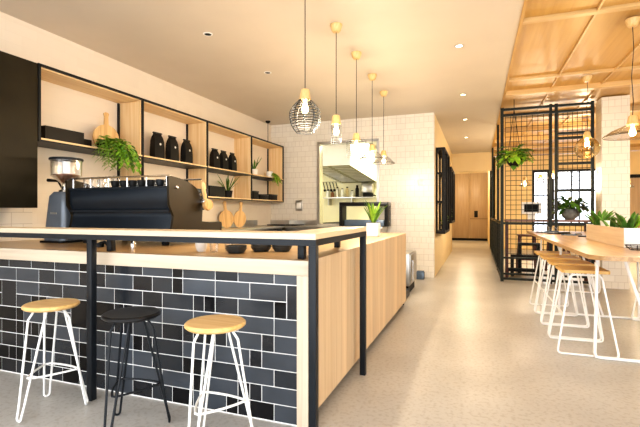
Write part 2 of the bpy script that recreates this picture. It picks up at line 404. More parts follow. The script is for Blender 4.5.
# tiled front, modular random layout
b = MB()
b.box(WX+.01, XR-.07, FYB+.045, FYB+.10, .0, .857, mi=0)
rng = random.Random(11)
U = .0795; rows = [.857-.062]+[.857-.062-.0985*i for i in range(1, 8)]
rows = [.857]+rows; rows = [r for r in rows if r > .049]
rows.append(.006)
nR = len(rows)-1; nC = int((XR-.07-(WX+.01))/U)+1
occ = [[False]*nC for _ in range(nR)]
X1 = XR-.07
for r in range(nR):
    c = 0
    while c < nC:
        if occ[r][c]: c += 1; continue
        w = rng.choice([1, 1, 2, 2, 3, 3, 3]); hgt = 1
        if r > 0 and r < nR-1 and rng.random() < .06: hgt = 2; w = rng.choice([1, 2])
        ww = 0
        while ww < w and c+ww < nC and not occ[r][c+ww]: ww += 1
        w = ww
        for rr in range(r, min(nR, r+hgt)):
            for cc in range(c, c+w): occ[rr][cc] = True
        xb = X1-c*U; xa = max(WX+.012, X1-(c+w)*U)
        za = rows[min(nR, r+hgt)]; zb = rows[r]; g = .0030
        if xb-xa > .02 and zb-za > .02:
            frac = c/nC  # tile colours darken leftward, painting in the dark reflection at that end
            if w == 3: mi = 3 if rng.random() < .75-.6*frac else 4
            elif w == 2: mi = rng.choice([2, 2, 4, 1, 3] if frac < .5 else [1, 2, 1, 4])
            else: mi = rng.choice([1, 1, 2, 2] if frac < .5 else [1, 1, 1, 2])
            if frac > .72 and rng.random() < .6: mi = rng.choice([1, 2])
            b.box(xa+g, xb-g, FYB+.0425, FYB+.047, za+g, zb-g, mi=mi)
        c += w
tf = b.build('tiled_front', [M['grout'], M['t_black'], M['t_char'], M['t_slate'], M['t_slate2']])
tag(tf, 'bar front clad in black and slate blue tiles with pale grout', 'tiled panel')
b = MB(); b.box(WX+.01, XR-.07, FYB+.11, FYB+.14, 0, .857); o = b.build('kickboard', M['matblk']); tag(o, 'black recessed kickboard below the tiled bar front', 'kickboard')

# raised bar rail
rb = thing('raised_bar', 'raised pale timber bar ledge on black square steel posts', 'bar ledge', (0, 0, 0))
RY0, RY1, RX0, RX1, RYE = 2.05, 2.29, -1.02, -.78, 3.12
b = MB(); b.box(WX+.003, RX1, RY0+.012, RY1, 1.069, 1.098); b.box(RX0, RX1, RY1, RYE, 1.069, 1.098); b.build('ledge_top', M['railtop'], rb)
b = MB(); b.box(WX+.003, RX1-.001, RY0, RY0+.012, 1.067, 1.099); b.build('ledge_edge', M['edge_x'], rb)
b = MB()
b.box(WX+.003, RX1, RY0, RY0+.045, 1.034, 1.067); b.box(WX+.003, RX0, RY1-.045, RY1, 1.034, 1.067)
b.box(RX1-.045, RX1, RY0+.045, RYE, 1.034, 1.067); b.box(RX0, RX0+.04, RY1-.045, RYE-.04, 1.034, 1.067); b.box(RX0, RX1-.045, RYE-.045, RYE, 1.034, 1.067)
b.build('steel_frame', M['steel_blk'], rb)
for x, y in ((-.801, 2.072), (-2.335, 2.072), (-.801, 3.098), (-3.95, 2.075)):
    b = MB(); b.box(x-.021, x+.021, y-.021, y+.021, 0, 1.034, .002); b.build('post', M['steel_blk'], rb)
for x, y in ((-.945, 2.262), (-2.37, 2.262), (-1.0, 3.09), (-3.9, 2.262)):
    b = MB(); b.box(x-.019, x+.019, y-.022, y+.022, .9425, 1.034, .002); b.build('bracket_post', M['steel_blk'], rb)

# ------------------------------------------------------------------ bar stools with hairpin legs
def hairpin_stool(label, loc, rz, seat_m, leg_m, H=.65, R=.154):
    t = thing('bar_stool', label, 'bar stool', loc, rz, 'round bar stools along the tiled bar front')
    b = MB(); b.lathe([(0, H-.028), (R-.012, H-.028), (R, H-.018), (R, H-.007), (R-.008, H), (0, H)], n=48)
    b.build('seat', seat_m, t)
    rr = .0066; fr = .198
    for k in range(3):
        a = -PI/2+k*2*PI/3; dx, dy = math.cos(a), math.sin(a); px, py = -dy, dx
        def P(r, s, z): return (dx*r+px*s, dy*r+py*s, z)
        b = MB()
        pts = [P(.05, -.02, H-.036), P(.075, -.032, H-.037), P(.088, -.038, H-.042), P(.116, -.044, H-.085)]
        for i in range(1, 8): q = i/8; pts.append(P(.116+(fr-.116)*q, -.044+.029*q, H-.085-(H-.11)*q))
        for i in range(7):
            an = PI*i/6; pts.append(P(fr+.002, -.016*math.cos(an), .025-.0165*math.sin(an)))
        for i in range(8, -1, -1): q = i/9; pts.append(P(.055+(fr-.055)*q, .03-.014*q, H-.034-(H-.06)*q))
        b.tube(pts, rr, 8); b.build('leg', leg_m, t)
    b = MB(); pts = []
    R0 = .155; zf = .235
    vs = [(R0*math.cos(-PI/2+k*2*PI/3), R0*math.sin(-PI/2+k*2*PI/3)) for k in range(3)]
    for k in range(3):
        A, B_ = Vector(vs[k]), Vector(vs[(k+1) % 3])
        for q in (.08, .3, .5, .7, .92): p = A.lerp(B_, q); pts.append((p.x*(1.0+.35*math.sin(PI*q)*.6), p.y*(1.0+.35*math.sin(PI*q)*.6), zf))
    b.tube(pts, rr*.95, 8, closed=True); b.build('footrest', leg_m, t)
    return t
hairpin_stool('round timber bar stool with white hairpin legs, left of the tall black post', (-2.47, 1.90, 0), 0, M['seatwood'], M['white'])
hairpin_stool('all black round bar stool between the two timber seated stools', (-1.82, 1.88, 0), .12, M['gloss_blk'], M['steel_blk'])
hairpin_stool('round timber bar stool with white hairpin legs, closest to the bar corner', (-1.262, 1.87, 0), -.05, M['seatwood'], M['white'])

# ------------------------------------------------------------------ wall shelving
SF, SB = -3.75, -4.098
ys = [2.77, 4.055, 5.36, 6.68, 7.99]; Z0, Z1, Z2 = 1.43, 1.895, 2.56
sh = thing('wall_shelf', 'long oak and black framed two tier wall shelf over the back bench', 'wall shelf', (SB, 2.77, Z0))
def S(b, x0, x1, y0, y1, z0, z1): b.box(x0-SB, x1-SB, y0-2.77, y1-2.77, z0-Z0, z1-Z0)
t = .018
b = MB(); S(b, SB, SF-.02, ys[0], ys[-1], Z2-.025, Z2-.005); b.build('top_board', M['shelfwood_y'], sh)
b = MB(); S(b, SB, SF-.003, ys[0], ys[-1], Z1-.02, Z1); b.build('middle_board', M['shelfwood_y'], sh)
b = MB(); S(b, SB, SF-.003, ys[1], ys[-1], Z0, Z0+.02); b.build('bottom_board', M['shelfwood_y'], sh)
for i, y in enumerate(ys):
    y0, y1 = (y, y+.025) if i == 0 else (y-.03, y-.005)
    b = MB(); S(b, SB, SF-.02, y0, y1, Z1, Z2-.025)
    if i: S(b, SB, SF-.02, y0, y1, Z0+.02, Z1-.02)
    b.build('divider', M['shelfwood_z'], sh)
b = MB(); w = .02
S(b, SF-.02, SF, ys[0]-.01, ys[-1]+.01, Z2-.012, Z2+.012); S(b, SF-.02, SF, ys[0]-.01, ys[-1]+.01, Z1-.034, Z1-.018)
S(b, SF-.02, SF, ys[1], ys[-1]+.01, Z0-.014, Z0+.002)
for i, y in enumerate(ys): S(b, SF-.02, SF, y-.012, y+.012, (Z1-.02 if i == 0 else Z0), Z2)
for i in (1, 2, 4):
    S(b, SB, SB+.02, ys[i]-.055, ys[i]-.032, Z0 if i > 0 else Z1, Z2-.03)
S(b, SB, SB+.02, ys[1]-.03, ys[1], Z0, Z1); S(b, SB, SF-.02, ys[0]-.012, ys[0]-.001, Z1-.03, Z2+.01)
S(b, SB, SF-.02, ys[0]-.01, ys[-1]+.01, Z1-.034, Z1-.021); S(b, SB, SF, ys[1]-.008, ys[1]-.0, Z0, Z1-.034)
b.build('black_frame', M['steel_blk'], sh)
b = MB(); b.box(WX+.0005, WX+.0028, -1.1, 2.95, .95, 1.62); o = b.build('trim_3', M['wtile_yz']); o['kind'] = 'structure'; tag(o, 'white tiled splashback on the left wall under the dark cabinet', 'splashback')
# dark board cabinet left of it
c = thing('wall_cabinet', 'dark bronze wall cabinet at the left end of the shelf', 'cabinet', (WX+.010, 1.2, 1.25))
b = MB(); b.box(0, .335, 0, 1.54, 0, 1.31); b.build('carcass', M['panel_brn'], c)
b = MB(); b.box(.337, .352, .0, .765, 0, 1.31, .002); b.build('door', M['panel_brn'], c)
b = MB(); b.box(.337, .352, .775, 1.54, 0, 1.31, .002); b.build('door', M['panel_brn'], c)

# shelf contents
def coffee_bag(label, loc, rz, h=.34, w=.15, group='black coffee bags on the shelf'):
    t = thing('coffee_bag', label, 'coffee bag', loc, rz, group)
    b = MB(); d = .085; n = 6
    lv = [(0, 1, 1), (.03, 1.04, 1.06), (.4, 1.0, 1.05), (.68, .97, .9), (.82, .9, .55), (.9, .85, .12), (1., .84, .08)]
    rings = []
    for q, sw, sd in lv:
        W, D = w/2*sw, d/2*sd; z = h*q
        rings.append([b.bm.verts.new(v) for v in ((-W, -D, z), (0, -D*1.12, z), (W, -D, z), (W*1.02, 0, z), (W, D, z), (0, D*1.12, z), (-W, D, z), (-W*1.02, 0, z))])
    b.bm.faces.new(rings[0]); b.bm.faces.new(rings[-1])
    for A, B_ in zip(rings, rings[1:]):
        for k in range(8): b.bm.faces.new((A[k], A[(k+1) % 8], B_[(k+1) % 8], B_[k]))
    bag = b.build('bag', M['matblk'], t)
    b = MB(); b.box(-w*.44, w*.44, -.012, .012, h*.955, h*.985); b.build('folded_top', M['gloss_blk'], bag)
    b = MB(); b.lathe([(0, 0), (.016, 0), (.016, .002), (0, .002)], (0, -d*.62, h*.56), 16, axis=(0, -1, .05)); b.build('round_sticker', M['ceramic'], bag)
    return t
zs = Z1+.001
for i, (y, where) in enumerate(((4.50, 'leftmost of the three in the second bay'), (4.79, 'middle of the three in the second bay'), (5.10, 'rightmost of the three in the second bay'))):
    coffee_bag('tall black coffee bag, '+where, (-3.93, y, zs), PI/2+.05*(i-1), .36, .17)
for i, (y, where) in enumerate(((5.80, 'leftmost of the three in the third bay'), (6.05, 'middle of the three in the third bay'), (6.32, 'rightmost of the three in the third bay'))):
    coffee_bag('black coffee bag, '+where, (-3.93, y, zs), PI/2+.06*(i-1), .33, .16)

b = MB(); b.box(0, .22, 0, .42, 0, .012); 
for x0, x1, y0, y1 in ((0, .22, 0, .012), (0, .22, .408, .42), (0, .012, .012, .408), (.208, .22, .012, .408)): b.box(x0, x1, y0, y1, .012, .13)
o = b.build('storage_tray', M['gloss_blk'], loc=(-4.02, 2.86, zs)); tag(o, 'glossy black open box at the left of the top shelf', 'box')
b = MB(); b.box(0, .12, 0, .20, 0, .1, .006); o = b.build('storage_box', M['matblk'], loc=(-4.06, 3.3, zs)); tag(o, 'low matte black box behind the trailing fern', 'box')
def board(label, loc, r, rot, handle=.13, thick=.018, wide=1.):
    """round paddle board standing up in its local XZ plane"""
    b = MB(); n = 28; pts = []
    for k in range(n):
        a = -PI/2+2*PI*k/n
        if abs(a-PI/2) < .22: continue
        pts.append((r*wide*math.cos(a), r+r*math.sin(a)))
    hi = next(i for i, p in enumerate(pts) if i > n*.3 and p[0] < 0) 
    hw = r*.17
    pts[hi:hi] = [(hw, 2*r+.005), (hw*.85, 2*r+handle*.6), (hw*1.15, 2*r+handle*.9), (hw*.5, 2*r+handle), (-hw*.5, 2*r+handle), (-hw*1.15, 2*r+handle*.9), (-hw*.85, 2*r+handle*.6), (-hw, 2*r+.005)]
    b.prism(pts, 'y', -thick/2, thick/2)
    o = b.build('serving_board', M['boardwood'], loc=loc); o.rotation_euler = rot; tag(o, label, 'board'); return o
board('round wooden paddle board standing behind the trailing fern', (-3.93, 3.68, zs), .15, (0, 0, PI/2-.25), .14)

def fern(name, label, loc, n, L, hang, mats, pot=None, seed=1, up=.2, spread=(-1, 1), wid=.035):
    rg = random.Random(seed); random.seed(seed)
    t = thing(name, label, 'plant', loc)
    if pot: pot(t)
    b = MB()
    for i in range(n):
        a = rg.uniform(0, 2*PI) if spread is None else rg.uniform(*spread)
        d = Vector((math.cos(a), math.sin(a), up+rg.uniform(-.2, .5)))
        st = [Vector((0, 0, .04))]; dv = d.normalized(); LL = L*rg.uniform(.6, 1.1); m = 10
        for k in range(m):
            st.append(st[-1]+dv*LL/m); dv = (dv+Vector((0, 0, -hang/m*2.2))).normalized()
        b.tube(st, .0025, 4)
        for k in range(1, m+1):
            for sgn in (-1, 1):
                sd = dv.cross(Vector((0, 0, 1))); 
                tv = (st[k]-st[k-1]).normalized(); sd = tv.orthogonal().normalized() if tv.cross(Vector((0, 0, 1))).length < .1 else tv.cross(Vector((0, 0, 1))).normalized()
                b.leaf(st[k], sd*sgn+tv*.7+Vector((0, 0, rg.uniform(-.2, .4))), wid*2.2*rg.uniform(.7, 1.2), wid, .5, 3, mi=rg.choice(range(len(mats))), shape='oval')
    b.build('leaves', mats, t)
    return t
def pot_black(t):
    b = MB(); b.lathe([(0, 0), (.06, 0), (.075, .08), (.068, .08), (.06, .06), (0, .06)], n=20); b.build('pot', M['matblk'], t)
fern('trailing_fern', 'bright green fern trailing over the front of the top shelf', (-3.84, 3.56, zs), 24, .50, 1.5, [M['leaf_lt'], M['leaf_md'], M['leaf_lt']], pot_black, 4, .7, (-1.0, .75), .034)

def spiky(name, label, loc, n, L, W, mats, potf, seed=2, tilt=.5, droop=.4, z0=.1, cat='plant', rad=.02, group=None):
    rg = random.Random(seed); random.seed(seed)
    t = thing(name, label, cat, loc, 0, group); potf(t)
    b = MB()
    for i in range(n):
        a = 2*PI*i/n*2.4+rg.uniform(-.3, .3); q = i/n
        d = Vector((math.cos(a)*tilt*(1-q*.6), math.sin(a)*tilt*(1-q*.6), 1.))
        b.leaf((math.cos(a)*rad, math.sin(a)*rad, z0), d, L*rg.uniform(.65, 1.1), W, droop*rg.uniform(.5, 1.4), 6, mi=rg.choice(range(len(mats))), fold=.25)
    b.build('leaves', mats, t); return t
def pot_white(h, w):
    def f(t):
        b = MB(); b.box(-w, w, -w, w, 0, h, .004); b.build('pot', M['white_pot'], t)
        b = MB(); b.box(-w*.88, w*.88, -w*.88, w*.88, h, h+.004); b.build('soil', M['soil'], t)
    return f
def pot_round(h, r, m):
    def f(t):
        b = MB(); b.lathe([(0, 0), (r*.75, 0), (r, h), (r*.9, h), (r*.85, h*.85), (0, h*.85)], n=24); b.build('pot', m, t)
        b = MB(); b.lathe([(0, h*.86), (r*.84, h*.86), (0, h*.865)], n=20); b.build('soil', M['soil'], t)
    return f
spiky('potted_aloe', 'spiky aloe in a white pot in the top right shelf bay', (-3.88, 6.98, zs), 11, .3, .035, [M['leaf'], M['leaf_md']], pot_round(.11, .08, M['white_pot']), 3, .7, .25, .1)
fern('trailing_ivy', 'small yellow green ivy hanging over the last shelf bay edge', (-3.80, 7.45, zs), 16, .34, 1.4, [M['leaf_lt'], M['leaf_yel']], pot_round(.1, .07, M['white_pot']), 6, .4, (-.6, .6), .02)
b = MB(); b.lathe([(0, 0), (.06, 0), (.068, .14), (.06, .14), (.055, .02), (0, .02)], n=24); o = b.build('canister', M['ceramic'], loc=(-3.95, 7.75, zs)); tag(o, 'small white pot at the right end of the top shelf', 'pot')
zl = Z0+.021
b = MB(); b.box(0, .2, 0, .42, 0, .012)
for x0, x1, y0, y1 in ((0, .2, 0, .01), (0, .2, .41, .42), (0, .01, .01, .41), (.19, .2, .01, .41)): b.box(x0, x1, y0, y1, .012, .17)
o = b.build('planter_box', M['matblk'], loc=(-4.03, 5.52, zl)); tag(o, 'black planter box in the lower shelf bay above the cutting boards', 'box')
spiky('potted_succulent', 'pale green spiky succulent beside the black planter box', (-3.9, 6.12, zl), 14, .32, .035, [M['leaf_md'], M['leaf_lt'], M['leaf']], pot_round(.12, .09, M['matblk']), 8, .9, .3, .1)
for y, w, h, lab in ((6.82, .2, .15, 'taller black storage box at the left of the last lower bay'), (7.08, .34, .10, 'long low black storage box in the middle of the last lower bay'), (7.46, .34, .115, 'black storage box at the right of the last lower bay')):
    b = MB(); b.box(0, .2, 0, w, 0, h-.02, .004); r_ = b.build('storage_box', M['matblk'], loc=(-4.0, y, zl)); tag(r_, lab, 'box')
    b = MB(); b.box(-.004, .204, -.004, w+.004, h-.02, h, .003); b.build('lid', M['gloss_blk'], r_)

# ------------------------------------------------------------------ back benches
bn = thing('steel_bench', 'stainless steel bench along the left wall below the shelves', 'bench', (WX+.012, 3.35, 0))
b = MB(); b.box(0, .6, 0, 4.12, .91, .95, .003); b.build('bench_top', M['stainless'], bn)
b = MB(); b.box(.02, .5, .02, 4.1, 0, .079); b.build('plinth', M['matblk'], bn)
b = MB(); b.box(.02, .56, 0.02, 4.1, .08, .909); b.build('cupboards', M['steel_blk'], bn)
b = MB(); b.box(0, .015, 0, 4.12, .951, 1.06); b.build('upstand', M['stainless'], bn)
bn = thing('steel_bench', 'stainless steel bench against the white tiled back wall', 'bench', (WX+.005, 7.49, 0))
b = MB(); b.box(0, 2.5, 0, .6, .91, .95, .003); b.build('bench_top', M['stainless'], bn)
b = MB(); b.box(.6, 2.48, .09, .58, 0, .079); b.build('plinth', M['matblk'], bn)
b = MB(); b.box(.6, 2.48, .05, .58, .08, .909); b.build('cupboards', M['stainless'], bn)
b = MB(); b.box(0, 1.05, .588, .603, .951, 1.05); b.box(.6, .61, .2, .588, .951, 1.05); b.build('upstand', M['stainless'], bn)
board('round paddle board leaning left against the wall on the steel bench', (-3.95, 6.20, .952), .15, (0, -.12, 1.0), .15, wide=.85)
board('round paddle board leaning right, overlapping its neighbour on the steel bench', (-3.86, 6.42, .952), .145, (0, .10, 1.0), .15, wide=.8)
b = MB(); b.box(0, .62, 0, .42, 0, .02, .004); b.lathe([(0, .021), (.12, .021), (.12, .023), (0, .023)], (.17, .21, 0), 24); b.lathe([(0, .021), (.12, .021), (.12, .023), (0, .023)], (.45, .21, 0), 24)
o = b.build('hotplate', M['gloss_blk'], loc=(-3.9, 7.54, .9515)); tag(o, 'flat black hotplate on the back bench', 'hotplate')
# black pass shelf
ps = thing('pass_shelf', 'black pass shelf on legs below the kitchen opening', 'shelf', (-2.47, 7.75, .951))
b = MB(); b.box(0, .93, -.0, .3, .38, .45, .003); b.build('top', M['gloss_blk'], ps)
for x in (.0, .87):
    b = MB(); b.box(x, x+.06, .0, .28, 0, .379); b.build('side', M['matblk'], ps)
b = MB(); b.box(.08, .85, .06, .26, 0, .12, .01); b.build('tray', M['bluegl'], ps)
b = MB(); b.box(-.14, .14, 0, .02, .0, .42, .004); b.box(-.15, .15, -.01, .03, .42, .43)
o = b.build('glass_screen', M['glass'], loc=(-1.38, 7.75, .952))
tag(o, 'clear glass screen beside the black pass shelf', 'screen')
o.location = (-1.38, 7.8, 0)
for v in o.data.vertices: v.co.z = v.co.z if v.co.z > .2 else -0.0
for v in o.data.vertices: v.co.z = v.co.z*3.25
# stainless cabinet beyond the bar end
cb = thing('undercounter_fridge', 'low stainless cabinet past the far end of the bar', 'cabinet', (-1.5, 6.35, 0))
b = MB(); b.box(0, .56, 0, .7, .12, .60, .006); b.build('body', M['stainless'], cb)
b = MB(); b.box(.562, .575, .03, .67, .14, .58, .003); dr = b.build('door', M['stainless'], cb)
b = MB(); b.tube([(.60, .08, .2), (.60, .08, .5)], .008); b.box(.575, .60, .075, .085, .2, .21); b.box(.575, .60, .075, .085, .49, .5); b.build('handle', M['chrome'], dr)
b = MB(); b.box(.02, .54, .02, .68, 0, .119); b.build('plinth', M['matblk'], cb)
b = MB(); b.box(-1.5, -.93, 5.62, 6.3, 0, .10, .004); o = b.build('kerb', M['steel_blk']); tag(o, 'low dark kerb on the floor between bar end and stainless cabinet', 'kerb')
b = MB(); b.box(0, .14, 0, .14, 0, .13, .01); b.box(.01, .13, .01, .13, .13, .15, .005); o = b.build('floor_box', M['bluegl'], loc=(-1.04, 7.83, 0)); tag(o, 'small dark grey box on the floor against the white tiles', 'box')
# wall plates
sw = thing('wall_switch', 'grey double switch plate on the tiles left of the kitchen opening', 'switch', (-3.45, BY-.001, 1.35))
b = MB(); b.box(-.075, .075, -.012, 0, -.11, .11, .008); b.build('plate', M['stainless'], sw)
b = MB(); b.box(-.05, .05, -.018, -.012, -.06, .06, .004); b.build('rocker', M['ceramic'], sw)
sw = thing('wall_switch', 'white thermostat plate high on the tiles near the corridor', 'switch', (-.99, BY-.001, 1.77))
b = MB(); b.box(-.06, .06, -.012, 0, -.06, .06, .008); b.build('plate', M['ceramic'], sw)
b = MB(); b.box(-.035, .035, -.016, -.012, -.035, .035, .003); b.build('rocker', M['white'], sw)

# ------------------------------------------------------------------ espresso machine
em = thing('espresso_machine', 'wide blue black espresso machine on the bar worktop', 'espresso machine', (-3.34, 2.74, .941))
W = 1.06
prof_body = [(.02, .065), (.0, .09), (.03, .22), (.03, .28), (.0, .345), (.0, .47), (.05, .475), (.52, .475), (.50, .30), (.36, .27), (.36, .13), (.60, .11), (.60, .065)]
b = MB(); b.prism(prof_body, 'x', .0, W); b.build('body', M['mach_blue'], em)
b = MB(); b.box(.0, W, -.006, .006, .272, .288); b.box(.0, W, -.008, .004, .462, .478); b.box(0, W, -.004, .01, .088, .098); b.build('trim_line', M['steel_blk'], em)
side = [(-.02, .06), (.015, .16), (.03, .24), (-.02, .33), (-.03, .545), (.0, .555), (.10, .545), (.22, .52), (.32, .48), (.39, .40), (.41, .30), (.40, .19), (.52, .18), (.70, .18), (.71, .16), (.70, .06)]
for x0 in (-.022, W+.002):
    b = MB(); b.prism(side, 'x', x0, x0+.02); b.build('side_panel', M['mach_side'], em)
for x in (.1, W-.1):
    for y in (.08, .52):
        b = MB(); b.lathe([(0, 0), (.026, 0), (.03, .02), (.02, .035), (.02, .066), (0, .066)], (x, y, 0), 16); b.build('foot', M['matblk'], em)
b = MB()
b.tube([(0, .01, .56), (W, .01, .56)], .008); b.tube([(.0, .42, .56), (W, .42, .56)], .008)
for i in range(6): b.tube([(.03+i*(W-.06)/5, .01, .475), (.03+i*(W-.06)/5, .01, .56)], .005, 6)
b.build('cup_rail', M['chrome'], em)
for i in range(3):
    b = MB(); x = .22+i*.33; b.lathe([(0, .20), (.032, .20), (.036, .25), (.034, .30), (0, .30)], (x, .47, 0), 20); b.build('group_head', M['chrome'], em)
b = MB(); b.box(.05, W-.05, .37, .62, .112, .13, .004); b.build('drip_tray', M['stainless'], em)
for y, z in ((.06, .47), (.37, .42)):
    b = MB(); b.lathe([(0, 0), (.014, 0), (.012, .012), (0, .014)], (W+.022, y, z), 16, axis=(1, 0, 0)); b.build('side_knob', M['chrome'], em)
# steam lever with wooden handle
b = MB(); b.lathe([(0, 0), (.03, 0), (.034, .02), (.024, .045), (0, .05)], (W+.022, .40, .36), 20, axis=(1, 0, 0)); b.tube([(W+.05, .40, .36), (W+.06, .41, .37), (W+.06, .42, .33)], .012, 8); hub = b.build('lever_hub', M['chrome'], em)
b = MB(); b.tube([(W+.055, .40, .38), (W+.055, .39, .42), (W+.055, .365, .50), (W+.055, .36, .53)], [.014, .017, .02, .012], 12); b.build('lever_handle', M['capwood'], hub)
b = MB(); b.lathe([(0, 0), (.045, 0), (.052, .02), (.045, .04), (0, .045)], (W+.05, .42, .335), 20, axis=(1, -.2, 0)); b.build('round_knob', M['boardwood'], hub)
# cups on the machine
cupbase = (.941+.4755)
def cup(label, loc, mat, r=.034, h=.06, group='cups stacked on the espresso machine', name='coffee_cup', handle=True):
    t = thing(name, label, 'cup', loc, random.uniform(-1, 1), group)
    b = MB(); b.lathe([(0, .004), (r*.6, 0), (r*.68, .004), (r*.95, h*.55), (r, h), (r*.93, h), (r*.86, h*.5), (r*.55, .01), (0, .01)], n=20); b.build('bowl', mat, t)
    if handle:
        b = MB(); b.tube([(r*.9, 0, h*.78), (r*1.45, 0, h*.72), (r*1.5, 0, h*.42), (r*.85, 0, h*.3)], .004, 6); b.build('handle', mat, t)
    return t
random.seed(5)
glass_lab = 'clear upturned tumbler in the glass rows at the left of the machine top'
for i, x in enumerate((.10, .19, .28, .10+.05, .19+.05, .33)):
    b = MB(); h = .10 if i < 3 else .115
    b.lathe([(.038, 0), (.030, h), (.0, h), (.0, h-.004), (.027, h-.004), (.035, 0)], n=18)
    o = b.build('glass_tumbler', M['glass'], loc=(-3.34+x, 2.74+(.09 if i < 3 else .19), cupbase)); tag(o, glass_lab, 'glass', 'tumblers on the espresso machine')
for k in range(7):
    cup('dark coffee cup in the front cup row on the machine', (-3.34+.44+k*.095, 2.74+.07, cupbase), M['matblk'] if k < 5 else M['steel_blk'], group='front row of cups on the espresso machine')
for k in range(7):
    cup('white coffee cup in the back cup row on the machine', (-3.34+.46+k*.092, 2.74+.20, cupbase), M['ceramic'], group='back row of cups on the espresso machine')

# ------------------------------------------------------------------ coffee grinder
g = thing('coffee_grinder', 'slate grey coffee grinder with a clear bean hopper left of the espresso machine', 'coffee grinder', (-3.53, 2.86, .941)); g.scale = (1.1, 1.1, 1.12)
def rrect(w, d, r, n=4):
    pts = []
    for cx, cy, a0 in ((w-r, d-r, 0), (-w+r, d-r, PI/2), (-w+r, -d+r, PI), (w-r, -d+r, 1.5*PI)):
        for i in range(n+1): a = a0+PI/2*i/n; pts.append((cx+r*math.cos(a), cy+r*math.sin(a)))
    return pts
b = MB(); rings = []
for z, w, d_ in ((.015, .115, .13), (.10, .115, .12), (.30, .102, .105), (.37, .095, .10), (.405, .07, .08)):
    rings.append([b.bm.verts.new((x, y, z)) for x, y in rrect(w, d_, .04)])
for A, B_ in zip(rings, rings[1:]):
    for k in range(len(A)):
        f = b.bm.faces.new((A[k], A[(k+1) % len(A)], B_[(k+1) % len(A)], B_[k])); f.smooth = True
b.bm.faces.new(rings[0]); b.bm.faces.new(rings[-1]); b.build('body', plain('slate grey grinder paint', (.14, .16, .185), .35, .3), g)
b = MB(); b.prism(rrect(.13, .15, .03), 'z', 0, .014); b.build('base', M['matblk'], g)
b = MB(); b.lathe([(0, .406), (.06, .406), (.055, .42), (.04, .425), (.035, .45), (0, .45)], n=24); b.build('collar', M['chrome'], g)
b = MB(); b.lathe([(.036, .451), (.036, .47), (.10, .525), (.115, .535), (.118, .66), (.112, .66), (.11, .54), (.03, .475), (.03, .451)], n=32); hop = b.build('hopper', M['glass'], g)
b = MB(); b.lathe([(0, .476), (.028, .476), (.094, .528), (.10, .545), (0, .56)], n=28); b.build('coffee_beans', M['beans'], hop)
b = MB(); b.lathe([(0, .661), (.125, .661), (.127, .672), (.122, .68), (.06, .684), (0, .684)], n=32); b.build('hopper_lid', M['steel_blk'], hop)
b = MB(); b.lathe([(0, .535), (.03, .535), (.03, .655), (0, .655)], n=16); b.build('inner_tube', M['ceramic'], hop)
b = MB(); b.tube([(-.05, .0, .44), (-.12, .02, .50), (-.24, .02, .51)], [.008, .009, .014], 8); b.build('adjusting_lever', M['matblk'], g)
b = MB(); b.box(-.035, .035, -.118, -.112, .225, .24, .001); b.build('badge', M['stainless'], g)
b = MB(); b.box(-.17, -.118, -.02, .12, .014, .26, .01); b.build('dosing_chute', M['panel_brn'], g)

# ------------------------------------------------------------------ things on the worktop below the rail
ZT = .941
cup('white tapered cup on the worktop under the ledge', (-1.76, 2.44, ZT), M['ceramic'], .043, .075, None, 'coffee_cup', False)
for i, (x, y) in enumerate(((-1.665, 2.45), (-1.60, 2.53))):
    b = MB(); b.lathe([(0, .0), (.026, 0), (.032, .085), (.029, .085), (.024, .006), (0, .006)], n=18)
    o = b.build('water_glass', M['glass'], loc=(x, y, ZT)); tag(o, ('short clear glass right beside the white cup', 'second clear glass between cup and dark bowls')[i], 'glass')
for i, (x, y) in enumerate(((-1.50, 2.46), (-1.40, 2.62), (-1.27, 2.68))):
    b = MB(); b.lathe([(0, 0), (.05, 0), (.066, .02), (.07, .05), (.064, .05), (.058, .02), (0, .012)], n=28)
    b.lathe([(.071, .028), (.073, .030), (.071, .033)], n=28)
    o = b.build('serving_bowl', plain('charcoal bowl %d' % i, (.045, .05, .05), .35), loc=(x, y, ZT))
    tag(o, ('dark grey bowl nearest the water glasses', 'dark grey bowl between two other dark bowls', 'dark grey bowl furthest along the worktop')[i], 'bowl')
b = MB(); b.lathe([(0, 0), (.016, 0), (.018, .04), (.012, .06), (.012, .07), (0, .072)], n=16); o = b.build('salt_shaker', M['chrome'], loc=(-2.37, 2.46, ZT)); tag(o, 'small steel shaker standing on the worktop before the machine', 'shaker')
b = MB()
for k in range(3): b.tube([(.0, .0, .008+.008*k), (.04, .03, .03+.006*k), (.10, .02*k, .012+.004*k), (.17, -.01*k, .010)], .006, 6)
b.lathe([(0, 0), (.034, 0), (.034, .028), (0, .03)], (.02, 0, 0), 18)
o = b.build('portafilter', M['steel_blk'], loc=(-2.78, 2.52, ZT)); tag(o, 'black coiled tool lying on the worktop behind the tall post', 'tool')
# bar plant
def pot_bar(t):
    b = MB(); b.box(-.065, .065, -.065, .065, 0, .15, .004); b.build('pot', M['white_pot'], t)
    b = MB(); b.box(-.057, .057, -.057, .057, .15, .154); b.build('soil', M['soil'], t)
p = spiky('potted_agave', 'spiky green plant in a white square pot on the far end of the bar', (-1.10, 4.72, ZT), 16, .26, .045, [M['leaf_md'], M['leaf'], M['leaf_lt']], pot_bar, 5, .55, .35, .15)

